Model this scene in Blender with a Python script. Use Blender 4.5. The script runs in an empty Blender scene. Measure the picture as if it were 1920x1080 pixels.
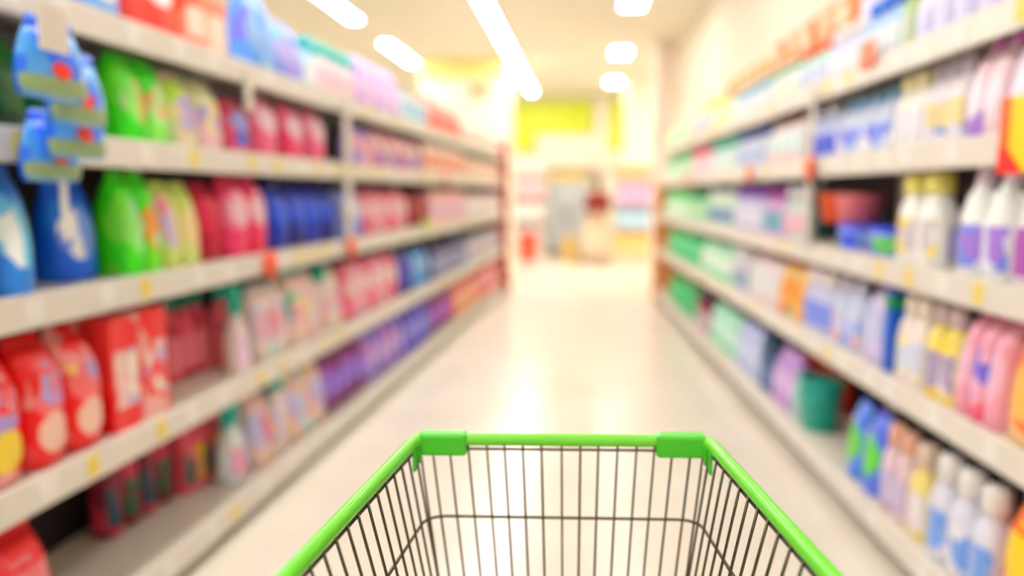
import bpy, bmesh, math, random
from mathutils import Vector, Matrix
random.seed(7)
PI = math.pi
C = bpy.context.scene.collection
S = bpy.context.scene

# ------------------------------------------------------------------ camera, light, exposure
FPX, H = 1450.0, 1.35
PITCH, YAW = math.atan(178/1450), math.radians(5.48)
cam_d = bpy.data.cameras.new('camera'); cam = bpy.data.objects.new('camera', cam_d); C.objects.link(cam)
cam.location = (0, 0, H); cam.rotation_euler = (PI/2 - PITCH, 0, YAW)
cam_d.sensor_width = 36; cam_d.lens = FPX/1920*36; cam_d.clip_start = .01; cam_d.clip_end = 100
cam_d.dof.use_dof = True; cam_d.dof.focus_distance = .84; cam_d.dof.aperture_fstop = 1.35
S.camera = cam
LAMP = 22                      # radiance of the fluorescent diffusers
w = bpy.data.worlds.new('world'); S.world = w; w.use_nodes = True
w.node_tree.nodes['Background'].inputs[0].default_value = (1, .95, .86, 1)
w.node_tree.nodes['Background'].inputs[1].default_value = .5
S.view_settings.view_transform = 'Standard'; S.view_settings.look = 'None'
S.view_settings.exposure = 0.65; S.view_settings.gamma = 1; S.view_settings.use_curve_mapping = False
try:
    S.cycles.use_denoising = True
    S.cycles.max_bounces = 8; S.cycles.diffuse_bounces = 5; S.cycles.glossy_bounces = 3
    S.cycles.sample_clamp_indirect = 6
except Exception: pass

# ------------------------------------------------------------------ projection helpers (1920x1080 pixels -> directions)
RT = Vector((math.cos(YAW), math.sin(YAW), 0))
FW = Vector((-math.sin(YAW)*math.cos(PITCH), math.cos(YAW)*math.cos(PITCH), -math.sin(PITCH)))
UP = RT.cross(FW)
EYE = Vector((0, 0, H))
def ray(u, v): return (RT*((u-960)/FPX) + UP*((540-v)/FPX) + FW)
def at_z(u, v, z):
    d = ray(u, v); return EYE + d*((z-H)/d.z)
def at_y(u, v, y):
    d = ray(u, v); return EYE + d*(y/d.y)
def proj(p):
    q = Vector(p)-EYE; k = q.dot(FW)
    return 960+FPX*q.dot(RT)/k, 540-FPX*q.dot(UP)/k

# ------------------------------------------------------------------ materials
def lin(c):
    return tuple(((x/255)/12.92 if x/255 <= .04045 else ((x/255+.055)/1.055)**2.4) for x in c[:3])
MATS = {}
def vivid(c, s=1.22, v=1.04):
    """packaging inks are a little purer than they read in the soft picture"""
    g = .3*c[0]+.59*c[1]+.11*c[2]
    return tuple(max(4, min(252, (g+(x-g)*s)*v)) for x in c)
def plain(col, rough=.45, metal=0, name=None, coat=0, bump=0):
    key = ('p', tuple(col), rough, metal, coat, bump)
    if key in MATS: return MATS[key]
    m = bpy.data.materials.new(name or 'surface'); m.use_nodes = True
    nt = m.node_tree; b = nt.nodes['Principled BSDF']; l = lin(col)
    tc = nt.nodes.new('ShaderNodeTexCoord'); n = nt.nodes.new('ShaderNodeTexNoise'); n.inputs['Scale'].default_value = 9
    mx = nt.nodes.new('ShaderNodeMix'); mx.data_type = 'RGBA'
    mx.inputs[6].default_value = (*l, 1); mx.inputs[7].default_value = (*[min(1, x*.93) for x in l], 1)
    nt.links.new(tc.outputs['Object'], n.inputs['Vector']); nt.links.new(n.outputs['Fac'], mx.inputs[0])
    nt.links.new(mx.outputs[2], b.inputs['Base Color'])
    b.inputs['Roughness'].default_value = rough; b.inputs['Metallic'].default_value = metal
    b.inputs['Coat Weight'].default_value = coat
    if bump:
        bp = nt.nodes.new('ShaderNodeBump'); bp.inputs['Strength'].default_value = bump
        n2 = nt.nodes.new('ShaderNodeTexNoise'); n2.inputs['Scale'].default_value = 60
        nt.links.new(tc.outputs['Object'], n2.inputs['Vector']); nt.links.new(n2.outputs['Fac'], bp.inputs['Height'])
        nt.links.new(bp.outputs['Normal'], b.inputs['Normal'])
    MATS[key] = m; return m
def printed(base, cols, scale=11, share=.5, seed=0, rough=.35):
    """packaging film: a base colour with soft-edged patches of print in other colours"""
    key = ('q', tuple(base), tuple(map(tuple, cols)), scale, share, seed)
    if key in MATS: return MATS[key]
    base = vivid(base); cols = [vivid(c) for c in cols]
    m = bpy.data.materials.new('printed_film'); m.use_nodes = True
    nt = m.node_tree; b = nt.nodes['Principled BSDF']
    tc = nt.nodes.new('ShaderNodeTexCoord'); mp = nt.nodes.new('ShaderNodeMapping')
    mp.inputs['Location'].default_value = (seed*1.37, seed*.71, seed*2.13); mp.inputs['Scale'].default_value = (scale, scale, scale*.75)
    v = nt.nodes.new('ShaderNodeTexVoronoi'); v.feature = 'SMOOTH_F1'; v.inputs['Smoothness'].default_value = .12; v.inputs['Scale'].default_value = 1
    sp = nt.nodes.new('ShaderNodeSeparateColor'); r = nt.nodes.new('ShaderNodeValToRGB')
    nt.links.new(tc.outputs['Object'], mp.inputs['Vector']); nt.links.new(mp.outputs['Vector'], v.inputs['Vector'])
    nt.links.new(v.outputs['Color'], sp.inputs['Color']); nt.links.new(sp.outputs['Red'], r.inputs['Fac'])
    cr = r.color_ramp; cr.interpolation = 'CONSTANT'
    cr.elements[0].position = 0; cr.elements[0].color = (*lin(base), 1)
    cr.elements[1].position = share; cr.elements[1].color = (*lin(cols[0]), 1)
    for i, c in enumerate(cols[1:], 1):
        e = cr.elements.new(share+(1-share)*i/len(cols)); e.color = (*lin(c), 1)
    nt.links.new(r.outputs['Color'], b.inputs['Base Color']); b.inputs['Roughness'].default_value = rough
    MATS[key] = m; return m
def glow(col, s, name):
    m = bpy.data.materials.new(name); m.use_nodes = True
    b = m.node_tree.nodes['Principled BSDF']; b.inputs['Base Color'].default_value = (.9, .9, .9, 1)
    b.inputs['Emission Color'].default_value = (*col, 1); b.inputs['Emission Strength'].default_value = s
    return m
WHITE_METAL = plain((226, 219, 208), .38, name='shelf_enamel')
RAIL = plain((232, 226, 216), .35, name='price_rail_plastic')
SHADE_BACK = plain((44, 39, 38), .6, name='shade_toned_back')  # near-black tone puts the shade behind the packs into the panel colour
CREAM = plain((246, 238, 220), .6, name='cream_paint')
YTAG = plain((240, 216, 96), .5, name='yellow_card')
WTAG = plain((243, 240, 234), .5, name='white_card')
WIRE = plain((96, 88, 74), .32, .85, name='zinc_wire')
GREEN = plain((118, 226, 62), .3, name='green_plastic', coat=.2)
GREEN_D = plain((76, 206, 46), .34, name='green_sleeve_plastic')

# ------------------------------------------------------------------ object helpers
def obj(name, me, mat=None, parent=None):
    o = bpy.data.objects.new(name, me); C.objects.link(o)
    if mat is not None and me is not None and not me.materials: me.materials.append(mat)
    if parent is not None: o.parent = parent
    return o
def tag(o, label, cat, group=None):
    o['label'] = label; o['category'] = cat
    if group: o['group'] = group
    return o
def thing(name, label, cat, loc=(0, 0, 0), rz=0, group=None):
    o = bpy.data.objects.new(name, None); C.objects.link(o); o.empty_display_size = .05
    o.location = loc; o.rotation_euler = (0, 0, rz)
    return tag(o, label, cat, group)
def struct(name, me, mat):
    o = obj(name, me, mat); o['kind'] = 'structure'; return o
def mesh(name, vs, fs, smooth=False):
    me = bpy.data.meshes.new(name); me.from_pydata(vs, [], fs)
    bm = bmesh.new(); bm.from_mesh(me); bmesh.ops.recalc_face_normals(bm, faces=bm.faces); bm.to_mesh(me); bm.free()
    if smooth:
        for p in me.polygons: p.use_smooth = True
    return me
def box_bm(bm, x0, x1, y0, y1, z0, z1, bev=0):
    r = bmesh.ops.create_cube(bm, size=1)
    for v in r['verts']:
        v.co = Vector(((x0+x1)/2+v.co.x*(x1-x0), (y0+y1)/2+v.co.y*(y1-y0), (z0+z1)/2+v.co.z*(z1-z0)))
    if bev:
        es = list({e for v in r['verts'] for e in v.link_edges})
        bmesh.ops.bevel(bm, geom=es, offset=bev, segments=2, affect='EDGES', profile=.5)
def bm_mesh(bm, name='part', smooth=False):
    me = bpy.data.meshes.new(name); bmesh.ops.recalc_face_normals(bm, faces=bm.faces); bm.to_mesh(me); bm.free()
    if smooth:
        for p in me.polygons: p.use_smooth = True
    return me
def box(x0, x1, y0, y1, z0, z1, bev=0, name='part'):
    bm = bmesh.new(); box_bm(bm, x0, x1, y0, y1, z0, z1, bev); return bm_mesh(bm, name)
def tube(path, r, seg=8, closed=False, name='tube'):
    """round bar along a polyline (mitred), r may be a list"""
    P = [Vector(p) for p in path]; n = len(P); vs = []; fs = []
    ref = None
    for i, p in enumerate(P):
        a = P[i-1] if (i > 0 or closed) else p; b = P[(i+1) % n] if (i < n-1 or closed) else p
        d1 = (p-a).normalized() if (p-a).length > 1e-9 else (b-p).normalized()
        d2 = (b-p).normalized() if (b-p).length > 1e-9 else d1
        t = (d1+d2).normalized()
        if ref is None:
            ref = t.cross(Vector((0, 0, 1)))
            if ref.length < .1: ref = t.cross(Vector((1, 0, 0)))
        nn = (ref - t*ref.dot(t)).normalized(); ref = nn; bb = t.cross(nn)
        k = 1/max(.4, math.sqrt(max(.01, (1+d1.dot(d2))/2)))
        rr = r[i] if isinstance(r, (list, tuple)) else r
        for j in range(seg):
            an = 2*PI*j/seg; vs.append(p + (nn*math.cos(an)+bb*math.sin(an))*rr*(1+.0*k))
    m = n if closed else n-1
    for i in range(m):
        for j in range(seg):
            i2 = (i+1) % n
            fs.append((i*seg+j, i*seg+(j+1) % seg, i2*seg+(j+1) % seg, i2*seg+j))
    if not closed:
        fs.append(tuple(range(seg))); fs.append(tuple(range((n-1)*seg, n*seg)))
    return mesh(name, vs, fs, True)
def arc_pts(c, r, a0, a1, n, f):
    return [f(c, r, a0+(a1-a0)*i/n) for i in range(n+1)]
def sec_at(secs, z):
    for a, b in zip(secs, secs[1:]):
        if a[0] <= z <= b[0] and b[0] > a[0]:
            t = (z-a[0])/(b[0]-a[0]); return tuple(a[i]+(b[i]-a[i])*t for i in range(len(a)))
    return secs[-1] if z > secs[-1][0] else secs[0]
def sup(a, b, n, an):
    c, s = math.cos(an), math.sin(an)
    return a*math.copysign(abs(c)**(2/n), c), b*math.copysign(abs(s)**(2/n), s)
def loft(secs, n=2.4, seg=20, name='body', smooth=True):
    """secs: (z, half width, half depth, y offset)"""
    vs = []; fs = []
    for s in secs:
        for j in range(seg):
            x, y = sup(s[1], s[2], n, 2*PI*j/seg); vs.append((x, y+(s[3] if len(s) > 3 else 0), s[0]))
    for i in range(len(secs)-1):
        for j in range(seg):
            fs.append((i*seg+j, i*seg+(j+1) % seg, (i+1)*seg+(j+1) % seg, (i+1)*seg+j))
    fs.append(tuple(range(seg))[::-1]); fs.append(tuple(range((len(secs)-1)*seg, len(secs)*seg)))
    return mesh(name, vs, fs, smooth)
def patch(secs, n, z0, z1, half, off=.0015, nz=4, nj=8, shape='rect', name='label'):
    """printed label following the front of a lofted body (front = -Y), as a thin skin"""
    vs = []; fs = []
    for i in range(nz+1):
        t = i/nz; z = z0+(z1-z0)*t
        s = sec_at(secs, z); hw = half*(math.sqrt(max(.05, 1-(2*t-1)**2)) if shape == 'oval' else 1)
        for j in range(nj+1):
            an = -PI/2 + hw*(2*j/nj-1)
            x, y = sup(s[1]+off, s[2]+off, n, an); vs.append((x, y+(s[3] if len(s) > 3 else 0), z))
    for i in range(nz):
        for j in range(nj):
            k = i*(nj+1)+j; fs.append((k, k+1, k+nj+2, k+nj+1))
    return mesh(name, vs, fs, True)

# ------------------------------------------------------------------ product prototypes: lists of (part name, mesh, material)
def P_pouch(w, h, d, body, label=None, cap=None, seal=None, oval=True):
    secs = [(0, w*.43, d*.42), (h*.03, w*.48, d*.49), (h*.18, w*.5, d*.5), (h*.45, w*.5, d*.46), (h*.7, w*.49, d*.37), (h*.85, w*.475, d*.22), (h*.91, w*.465, d*.1), (h*.94, w*.46, d*.03)]
    out = [('body', loft(secs, 2.7), body)]
    top = [(h*.938, w*.459, d*.03), (h*.96, w*.456, .0022), (h, w*.45, .002)]
    out.append(('top_seal', loft(top, 5, 20, 'seal'), seal or body))
    if label: out.append(('label', patch(secs, 2.7, h*.22, h*.72, 1.0, shape='oval' if oval else 'rect'), label))
    if cap:
        c = loft([(h*.95, .013, .013), (h*.955, .016, .016), (h*1.04, .015, .015), (h*1.05, .012, .012)], 2, 12, 'cap')
        c.transform(Matrix.Translation((w*.27, 0, 0))); out.append(('spout_cap', c, cap))
    return out
def P_bag(w, h, d, body, label=None, label2=None):
    secs = [(0, w*.4, d*.36), (h*.04, w*.47, d*.46), (h*.2, w*.5, d*.5), (h*.5, w*.5, d*.5), (h*.72, w*.49, d*.43), (h*.86, w*.47, d*.26), (h*.92, w*.46, d*.08)]
    out = [('body', loft(secs, 3), body)]
    out.append(('top_crimp', loft([(h*.915, w*.462, d*.07), (h*.94, w*.47, .003), (h, w*.475, .0025)], 5, 20, 'crimp'), body))
    if label: out.append(('label', patch(secs, 3, h*.38, h*.8, .95, shape='oval'), label))
    if label2: out.append(('emblem', patch(secs, 3, h*.12, h*.42, .62, .002, shape='oval'), label2))
    return out
def P_bottle(w, h, d, body, label=None, cap=None, capr=.35, caph=.19, n=2.5):
    b = h*(1-caph)
    secs = [(0, w*.42, d*.42), (h*.015, w*.47, d*.47), (b*.1, w*.5, d*.5), (b*.55, w*.49, d*.49), (b*.72, w*.46, d*.46), (b*.85, w*.36, d*.38), (b*.93, w*capr*.72, w*capr*.72), (b, w*capr*.7, w*capr*.7)]
    out = [('body', loft(secs, n), body)]
    if label: out.append(('label', patch(secs, n, b*.14, b*.62, 1.05), label))
    r = w*capr
    out.append(('cap', loft([(b*.955, r*.95, r*.95), (b*.96, r, r), (h*.97, r*.9, r*.9), (h, r*.78, r*.78)], 2, 14, 'cap'), cap or body))
    return out
def P_jug(w, h, d, body, label=None, cap=None):
    b = h*.84
    secs = [(0, w*.42, d*.42), (h*.015, w*.47, d*.47), (b*.1, w*.5, d*.5), (b*.45, w*.5, d*.5), (b*.62, w*.42, d*.48), (b*.85, w*.3, d*.38), (b*.95, w*.2, d*.26), (b, w*.18, d*.24)]
    out = [('body', loft(secs, 2.6), body)]
    if label: out.append(('label', patch(secs, 2.6, b*.1, b*.56, 1.05), label))
    out.append(('cap', loft([(b*.97, w*.22, w*.22), (h*.98, w*.19, w*.19), (h, w*.16, w*.16)], 2, 14, 'cap'), cap or body))
    out.append(('handle', tube([(w*.26, 0, b*.86), (w*.42, 0, b*.87), (w*.49, 0, b*.8), (w*.5, 0, b*.66), (w*.45, 0, b*.54)], d*.1, 7), body))
    return out
def P_spray(w, h, d, body, label=None, cap=None):
    b = h*.68
    secs = [(0, w*.42, d*.42), (h*.015, w*.48, d*.48), (b*.12, w*.5, d*.5), (b*.5, w*.48, d*.48), (b*.7, w*.38, d*.42), (b*.88, w*.2, w*.22), (b, w*.16, w*.16)]
    out = [('body', loft(secs, 2.4), body)]
    if label: out.append(('label', patch(secs, 2.4, b*.12, b*.6, 1.05), label))
    bm = bmesh.new()
    box_bm(bm, -w*.19, w*.19, -w*.19, w*.19, b*.96, h*.82, w*.03)
    box_bm(bm, -w*.46, w*.34, -w*.15, w*.15, h*.82, h*.97, w*.05)
    box_bm(bm, -w*.4, -w*.27, -w*.09, w*.09, h*.62, h*.84, w*.02)
    out.append(('trigger_head', bm_mesh(bm, 'head'), cap or body))
    return out
def P_carton(w, h, d, body, label=None, band=None):
    out = [('body', box(-w/2, w/2, -d/2, d/2, 0, h, .004), body)]
    if label: out.append(('label', box(-w*.4, w*.4, -d/2-.0018, -d/2+.001, h*.2, h*.7, 0), label))
    if band: out.append(('top_band', box(-w/2-.0015, w/2+.0015, -d/2-.0015, d/2+.0015, h*.8, h*.95, .001), band))
    return out
def P_tub(w, h, d, body, label=None, cap=None):
    secs = [(0, w*.42, d*.42), (h*.03, w*.45, d*.45), (h*.84, w*.49, d*.49)]
    out = [('body', loft(secs, 2.2, 24), body)]
    if label: out.append(('label', patch(secs, 2.2, h*.14, h*.7, 1.1), label))
    out.append(('lid', loft([(h*.82, w*.5, d*.5), (h*.97, w*.5, d*.5), (h, w*.47, d*.47)], 2.2, 24, 'lid'), cap or body))
    return out
def P_basin(w, h, d, body, label=None, cap=None):
    N = 28; prof = [(.36, 0), (.38, .02), (.46, .86), (.5, .9), (.5, 1), (.475, 1), (.44, .86), (.36, .06), (0.02, .05)]
    vs = []; fs = []
    for r, z in prof:
        for j in range(N): vs.append((w*r*math.cos(2*PI*j/N), d*r*math.sin(2*PI*j/N), h*z))
    for i in range(len(prof)-1):
        for j in range(N): fs.append((i*N+j, i*N+(j+1) % N, (i+1)*N+(j+1) % N, (i+1)*N+j))
    fs.append(tuple(range(N))); fs.append(tuple(range((len(prof)-1)*N, len(prof)*N)))
    out = [('body', mesh('basin', vs, fs, True), body)]
    if label: out.append(('label', patch([(0, w*.37, d*.37), (h*.9, w*.465, d*.465)], 2, h*.2, h*.7, .8), label))
    if cap: out.append(('handle', tube([(-w*.5, 0, h*.93), (-w*.46, -d*.34, h*.72), (-w*.25, -d*.5, h*.58), (0, -d*.55, h*.52), (w*.25, -d*.5, h*.58), (w*.46, -d*.34, h*.72), (w*.5, 0, h*.93)], .006, 6), cap))
    return out
KIND = dict(pouch=(P_pouch, 'refill_pouch', 'pouch'), bag=(P_bag, 'detergent_bag', 'bag'), bottle=(P_bottle, 'detergent_bottle', 'bottle'), jug=(P_jug, 'detergent_jug', 'jug'),
            spray=(P_spray, 'spray_bottle', 'spray bottle'), carton=(P_carton, 'detergent_carton', 'box'), tub=(P_tub, 'detergent_tub', 'tub'), basin=(P_basin, 'plastic_basin', 'basin'))

# ------------------------------------------------------------------ the two shelving rows
class Row: pass
L = Row(); L.x0 = -1.47; L.k = .0345; L.s = -1; L.tops = [.14, .615, 1.09, 1.51, 1.87]; L.name = 'red-ended row'
R = Row(); R.x0 = 1.19; R.k = -.033; R.s = 1; R.tops = [.17, .685, 1.105, 1.51, 1.86]; R.name = 'cream-wall row'
for r in (L, R):
    r.ang = -math.atan(r.k); r.rz = (PI/2 if r is L else -PI/2) + r.ang
    r.dirv = Vector((r.k, 1, 0)).normalized(); r.out = Vector((-r.s*r.dirv.y, r.s*r.dirv.x, 0))   # out: towards the aisle
    r.depth = .44
def rowpt(r, y, back=0, z=0):
    """point on row r at distance y along the aisle, `back` metres behind the shelf front"""
    return Vector((r.x0+r.k*y, y, z)) - r.out*back
def y_at(r, u, back, z):
    lo, hi = .5, 40
    for _ in range(50):
        m = (lo+hi)/2; pu = proj(rowpt(r, m, back, z))[0]
        if (pu < u) == (r is L): lo = m
        else: hi = m
    return lo
SHELF = ['bottom deck', 'second shelf up', 'middle shelf', 'fourth shelf up', 'top shelf']
LABELS = {}
def place(r, proto, kind, y, back, z, label, group, jit=.02, tilt=0):
    fn, nm, cat = KIND[kind]
    p = rowpt(r, y, back, z)
    t = thing(nm, label, cat, p, r.rz+random.uniform(-jit, jit), group)
    if tilt: t.rotation_euler[0] = tilt
    for pn, me, mt in proto: obj(pn, me, mt, t)
    return t
def lc(c): return plain(vivid(c), .35)
def run(r, lev, u0, u1, kind, w, h, d, body, desc, label=None, cap=None, back=.03, gap=.008, prt=None, seed=0, lprt=None, share=.5, z=None, n=None, scale=11, seal=None, rows=1, band=None, label2=None):
    """one facing: items of one product filling the stretch of shelf seen between pixel columns u0 and u1"""
    zt = r.tops[lev] if z is None else z
    back = max(back, .015)
    if kind == 'pouch': d *= 1.3
    if kind == 'bag': d *= 1.15
    bc = back + d/2
    ya, yb = sorted((y_at(r, u0, back, zt+h*.4), y_at(r, u1, back, zt+h*.4)))
    b0, b1 = back-.006, back+d*rows+.006
    occ = OCC.setdefault((r.name, lev), [])
    for (p0, p1, q0, q1) in occ:
        if q0 < b1 and b0 < q1 and p0 < yb and ya < p1:
            if (p0+p1)/2 < (ya+yb)/2: ya = max(ya, p1+.004)
            else: yb = min(yb, p0-.004)
    occ.append((ya, yb, b0, b1))
    cnt = n or max(1, int((yb-ya+gap)/(w+gap)+.45))
    step = (yb-ya)/cnt
    w = min(w, step-.01)
    kw = {}
    if cap and kind not in ('bag', 'carton'): kw['cap'] = lc(cap)
    if seal and kind == 'pouch': kw['seal'] = lc(seal)
    if band and kind == 'carton': kw['band'] = lc(band)
    if label2 and kind == 'bag': kw['label2'] = lc(label2)
    protos = []
    for sd in (seed, seed+5) if (prt or lprt) and cnt > 1 else (seed,):
        if label: kw['label'] = printed(label, lprt, 22, .45, sd+3) if lprt else lc(label)
        protos.append(KIND[kind][0](w, h, d, printed(body, prt, scale, share, sd) if prt else lc(body), **kw))
    lab = f'{desc} on {SHELF[lev]}, {r.name}'
    assert 4 <= len(lab.split()) <= 16, lab
    assert lab not in LABELS, lab
    LABELS[lab] = 1
    items = []
    for i in range(cnt):
        items.append(place(r, protos[i % len(protos)], kind, ya+step*(i+.5), bc, zt, lab, lab+' group' if cnt > 1 else None, .015))
    RUNS.append((r, lev, ya, yb, back, desc, lab, items))
OCC, RUNS = {}, []
def finish_labels():
    """two or three look-alikes of one facing are told apart by the product next to them"""
    for (r, lev, ya, yb, back, desc, lab, items) in RUNS:
        if len(items) < 2: continue
        near = [q for q in RUNS if q[0] is r and q[1] == lev and q[5] != desc and abs(q[4]-back) < .28]
        lo = [q for q in near if q[3] <= ya+.02]; hi = [q for q in near if q[2] >= yb-.02]
        lo = max(lo, key=lambda q: q[3]) if lo else None; hi = min(hi, key=lambda q: q[2]) if hi else None
        if not (lo or hi): continue
        short = desc.split(' with')[0]
        for it, nb in ((items[0], lo), (items[-1], hi)):
            if nb is None: continue
            nbs = nb[5].split(' with')[0].split(' behind')[0]
            for base in (lab, f'{short} on {SHELF[lev]}, {r.name}', f'{short}, {SHELF[lev]}'):
                t = f'{base}, next to {nbs}'
                if len(t.split()) <= 16: it['label'] = t; break
        if len(items) > 2 and lo and hi:
            for base in (lab, f'{short} on {SHELF[lev]}, {r.name}'):
                t = f'{base}, between its own kind'
                if len(t.split()) <= 16: break
            for it in items[1:-1]: it['label'] = t
        elif not (lo and hi):
            nbs = (lo or hi)[5].split(' with')[0].split(' behind')[0]
            for base in (lab, f'{short} on {SHELF[lev]}, {r.name}', f'{short}, {SHELF[lev]}'):
                t = f'{base}, not touching {nbs}'
                if len(t.split()) <= 16: break
            for it in (items[1:] if lo else items[:-1]): it['label'] = t

# ---- shelving units, bay by bay
def make_bay(r, y0, y1, idx, label, group, divider=False):
    ln = math.hypot(1, r.k)*(y1-y0); mid = (y0+y1)/2
    t = thing('shelving_unit', label, 'shelving', rowpt(r, mid, 0, 0), r.rz, group)
    # local frame: -Y towards the aisle, X along the row, origin on the front line
    hx = ln/2-.001; D = r.depth
    obj('back_panel', box(-hx, hx, D, D+.02, .02, 1.98), SHADE_BACK, t)
    for sx in (-1, 1):
        obj('upright', box(sx*hx-(.03 if sx > 0 else 0), sx*hx+(0 if sx > 0 else .03), D-.03, D-.001, .02, 1.98), WHITE_METAL, t)
    for i, tz in enumerate(r.tops):
        sh = obj('shelf', box(-hx, hx, .012, D-.031, tz-.03, tz-.0005), WHITE_METAL, t)
        lip = .085 if i else .095
        obj('price_rail', box(-hx, hx, -.004, .0115, tz-lip, tz+.004, .003), RAIL, sh)
        for sx in (-1, 1):
            if i: obj('bracket', box(sx*(hx-.012)-.003, sx*(hx-.012)+.003, .05, D-.032, tz-.075, tz-.031), WHITE_METAL, sh)
        # paper price tickets along the rail
        rr = random.Random(idx*17+i*5+(3 if r is R else 0))
        x = -hx+.12
        while x < hx-.1:
            yel = rr.random() < (.3 if i else .15); tw = .05 if yel else .062
            zc = tz-.038 if i else tz-.045
            obj('price_tag', box(x, x+tw, -.0065, -.0042, zc-.03, zc+.03), YTAG if yel else WTAG, sh)
            x += rr.uniform(.16, .34)
    obj('kick_plate', box(-hx, hx, .06, .075, .001, r.tops[0]-.031), plain((132, 106, 72), .5), t)  # brown darkened to stand in for the shadow along the floor edge
    if divider:
        obj('divider', box(-.011, .011, .0, .012, r.tops[2]+.001, r.tops[4]-.0865), WHITE_METAL, t).location.x = hx-.012 if r is R else hx-.012
    return t
def bays(r, edges, div_y, names):
    for i, (a, b) in enumerate(zip(edges, edges[1:])):
        t = make_bay(r, a, b, i, names(i), None)
LB = [.43+1.25*i for i in range(9)]
RB = [3.81+1.158*i for i in range(-3, 6)]
ORD = ['first', 'second', 'third', 'fourth', 'fifth', 'sixth', 'seventh', 'eighth', 'ninth']
nL, nR = len(LB)-1, len(RB)-1
bays(L, LB, None, lambda i: f'white five-tier shelving bay, {ORD[nL-1-i]} counting from the red end panel')
bays(R, RB, None, lambda i: f'white five-tier shelving bay on cream wall, {ORD[nR-1-i]} from the orange end panel')

# upright price strips standing between bays, from the middle shelf up to the top rail
def strip(r, y, z0, z1, wd, label, mat=WHITE_METAL, fwd=.012):
    o = obj('divider_strip', box(-wd/2, wd/2, -.008, .0, 0, z1-z0, .002), mat)
    o.location = rowpt(r, y, -fwd, z0); o.rotation_euler = (0, 0, r.rz)
    tag(o, label, 'strip'); return o
strip(L, 4.2, L.tops[2]-.02, L.tops[4]-.02, .1, 'tall white divider strip standing before pink and blue packs')
strip(L, 3.05, L.tops[3]+.17, L.tops[4]-.02, .06, 'short white card strip hanging under the top shelf beside rose bags')
strip(R, 3.81, R.tops[2]-.02, R.tops[4]-.02, .05, 'cream divider strip standing beside the orange bowl')

# red end panel of the free-standing row, orange end panel of the wall row
ye = LB[-1]
t = thing('end_panel', 'red end frame closing the free-standing shelving row', 'panel', rowpt(L, ye+.004, 0, 0), L.rz)
obj('board', box(0, .03, -.02, .5, .001, 2.02, .004), plain((206, 70, 62), .45), t)
obj('edge_strip', box(-.012, .07, -.05, -.0205, .001, 2.04, .006), plain((196, 48, 48), .4), t)
obj('foot', box(-.004, .06, -.09, -.051, .001, .3, .006), plain((214, 152, 96), .5), t)
ye2 = RB[-1]
t = thing('end_panel', 'orange end frame closing the shelving row on the cream wall', 'panel', rowpt(R, ye2+.004, 0, 0), R.rz)
obj('board', box(-.03, 0, -.02, .46, .001, 1.5, .004), plain((236, 160, 96), .45), t)
obj('edge_strip', box(-.06, .01, -.05, -.0205, .001, 1.5, .006), plain((238, 178, 120), .4), t)
o = obj('flag_sign', box(-.06, .06, -.006, .006, 0, .26, .003), plain((226, 84, 52), .4)); o.location = rowpt(R, ye2-.08, -.03, 1.87); o.rotation_euler[2] = R.rz
tag(o, 'small red flag sign above the orange end panel', 'sign')

# ------------------------------------------------------------------ LEFT ROW PRODUCTS
W_ = (246, 240, 238)
# top shelf
run(L, 4, 60, 240, 'pouch', .2, .24, .1, (70, 130, 226), 'medium blue pouches with white print', W_, prt=[(120, 170, 240)], back=.05)
run(L, 4, 262, 345, 'bag', .2, .25, .12, (232, 84, 76), 'red bag with round white label', (236, 236, 246), prt=[(246, 130, 110), (250, 214, 205)], share=.55)
run(L, 4, 345, 428, 'carton', .17, .2, .1, (244, 150, 128), 'orange-red powder carton with pale label', (250, 226, 214), prt=[(236, 96, 70), (250, 214, 196)], share=.4)
run(L, 4, 470, 522, 'pouch', .17, .33, .11, (96, 150, 240), 'tall light-blue pouch with violet foot', (150, 186, 248), prt=[(120, 120, 220), (160, 200, 250)], share=.5)
run(L, 4, 522, 572, 'pouch', .17, .27, .11, (126, 150, 238), 'periwinkle blue pouch with lilac print', (190, 180, 240), prt=[(110, 180, 244), (170, 160, 236)])
run(L, 4, 572, 600, 'bottle', .13, .25, .09, (176, 216, 236), 'pale aqua bottle with teal cap', W_, (60, 190, 196))
run(L, 4, 603, 672, 'bottle', .14, .25, .1, (246, 224, 232), 'blush-white bottle with turquoise cap', (250, 206, 218), (44, 200, 196))
run(L, 4, 674, 752, 'pouch', .18, .3, .1, (196, 164, 226), 'lavender pouch with pale pink print', (226, 204, 240), prt=[(170, 136, 214), (236, 206, 236)])
run(L, 4, 754, 802, 'carton', .18, .2, .1, (236, 244, 250), 'white carton with sky-blue label', (140, 196, 240), prt=[(190, 220, 246)], share=.6)
run(L, 4, 804, 868, 'bag', .26, .3, .12, (244, 120, 88), 'bright coral-orange bag', (248, 160, 150), prt=[(240, 104, 70), (246, 140, 150)])
run(L, 4, 870, 936, 'carton', .2, .16, .12, (232, 226, 220), 'grey-white carton with pale pink label', (240, 206, 206))
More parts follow.
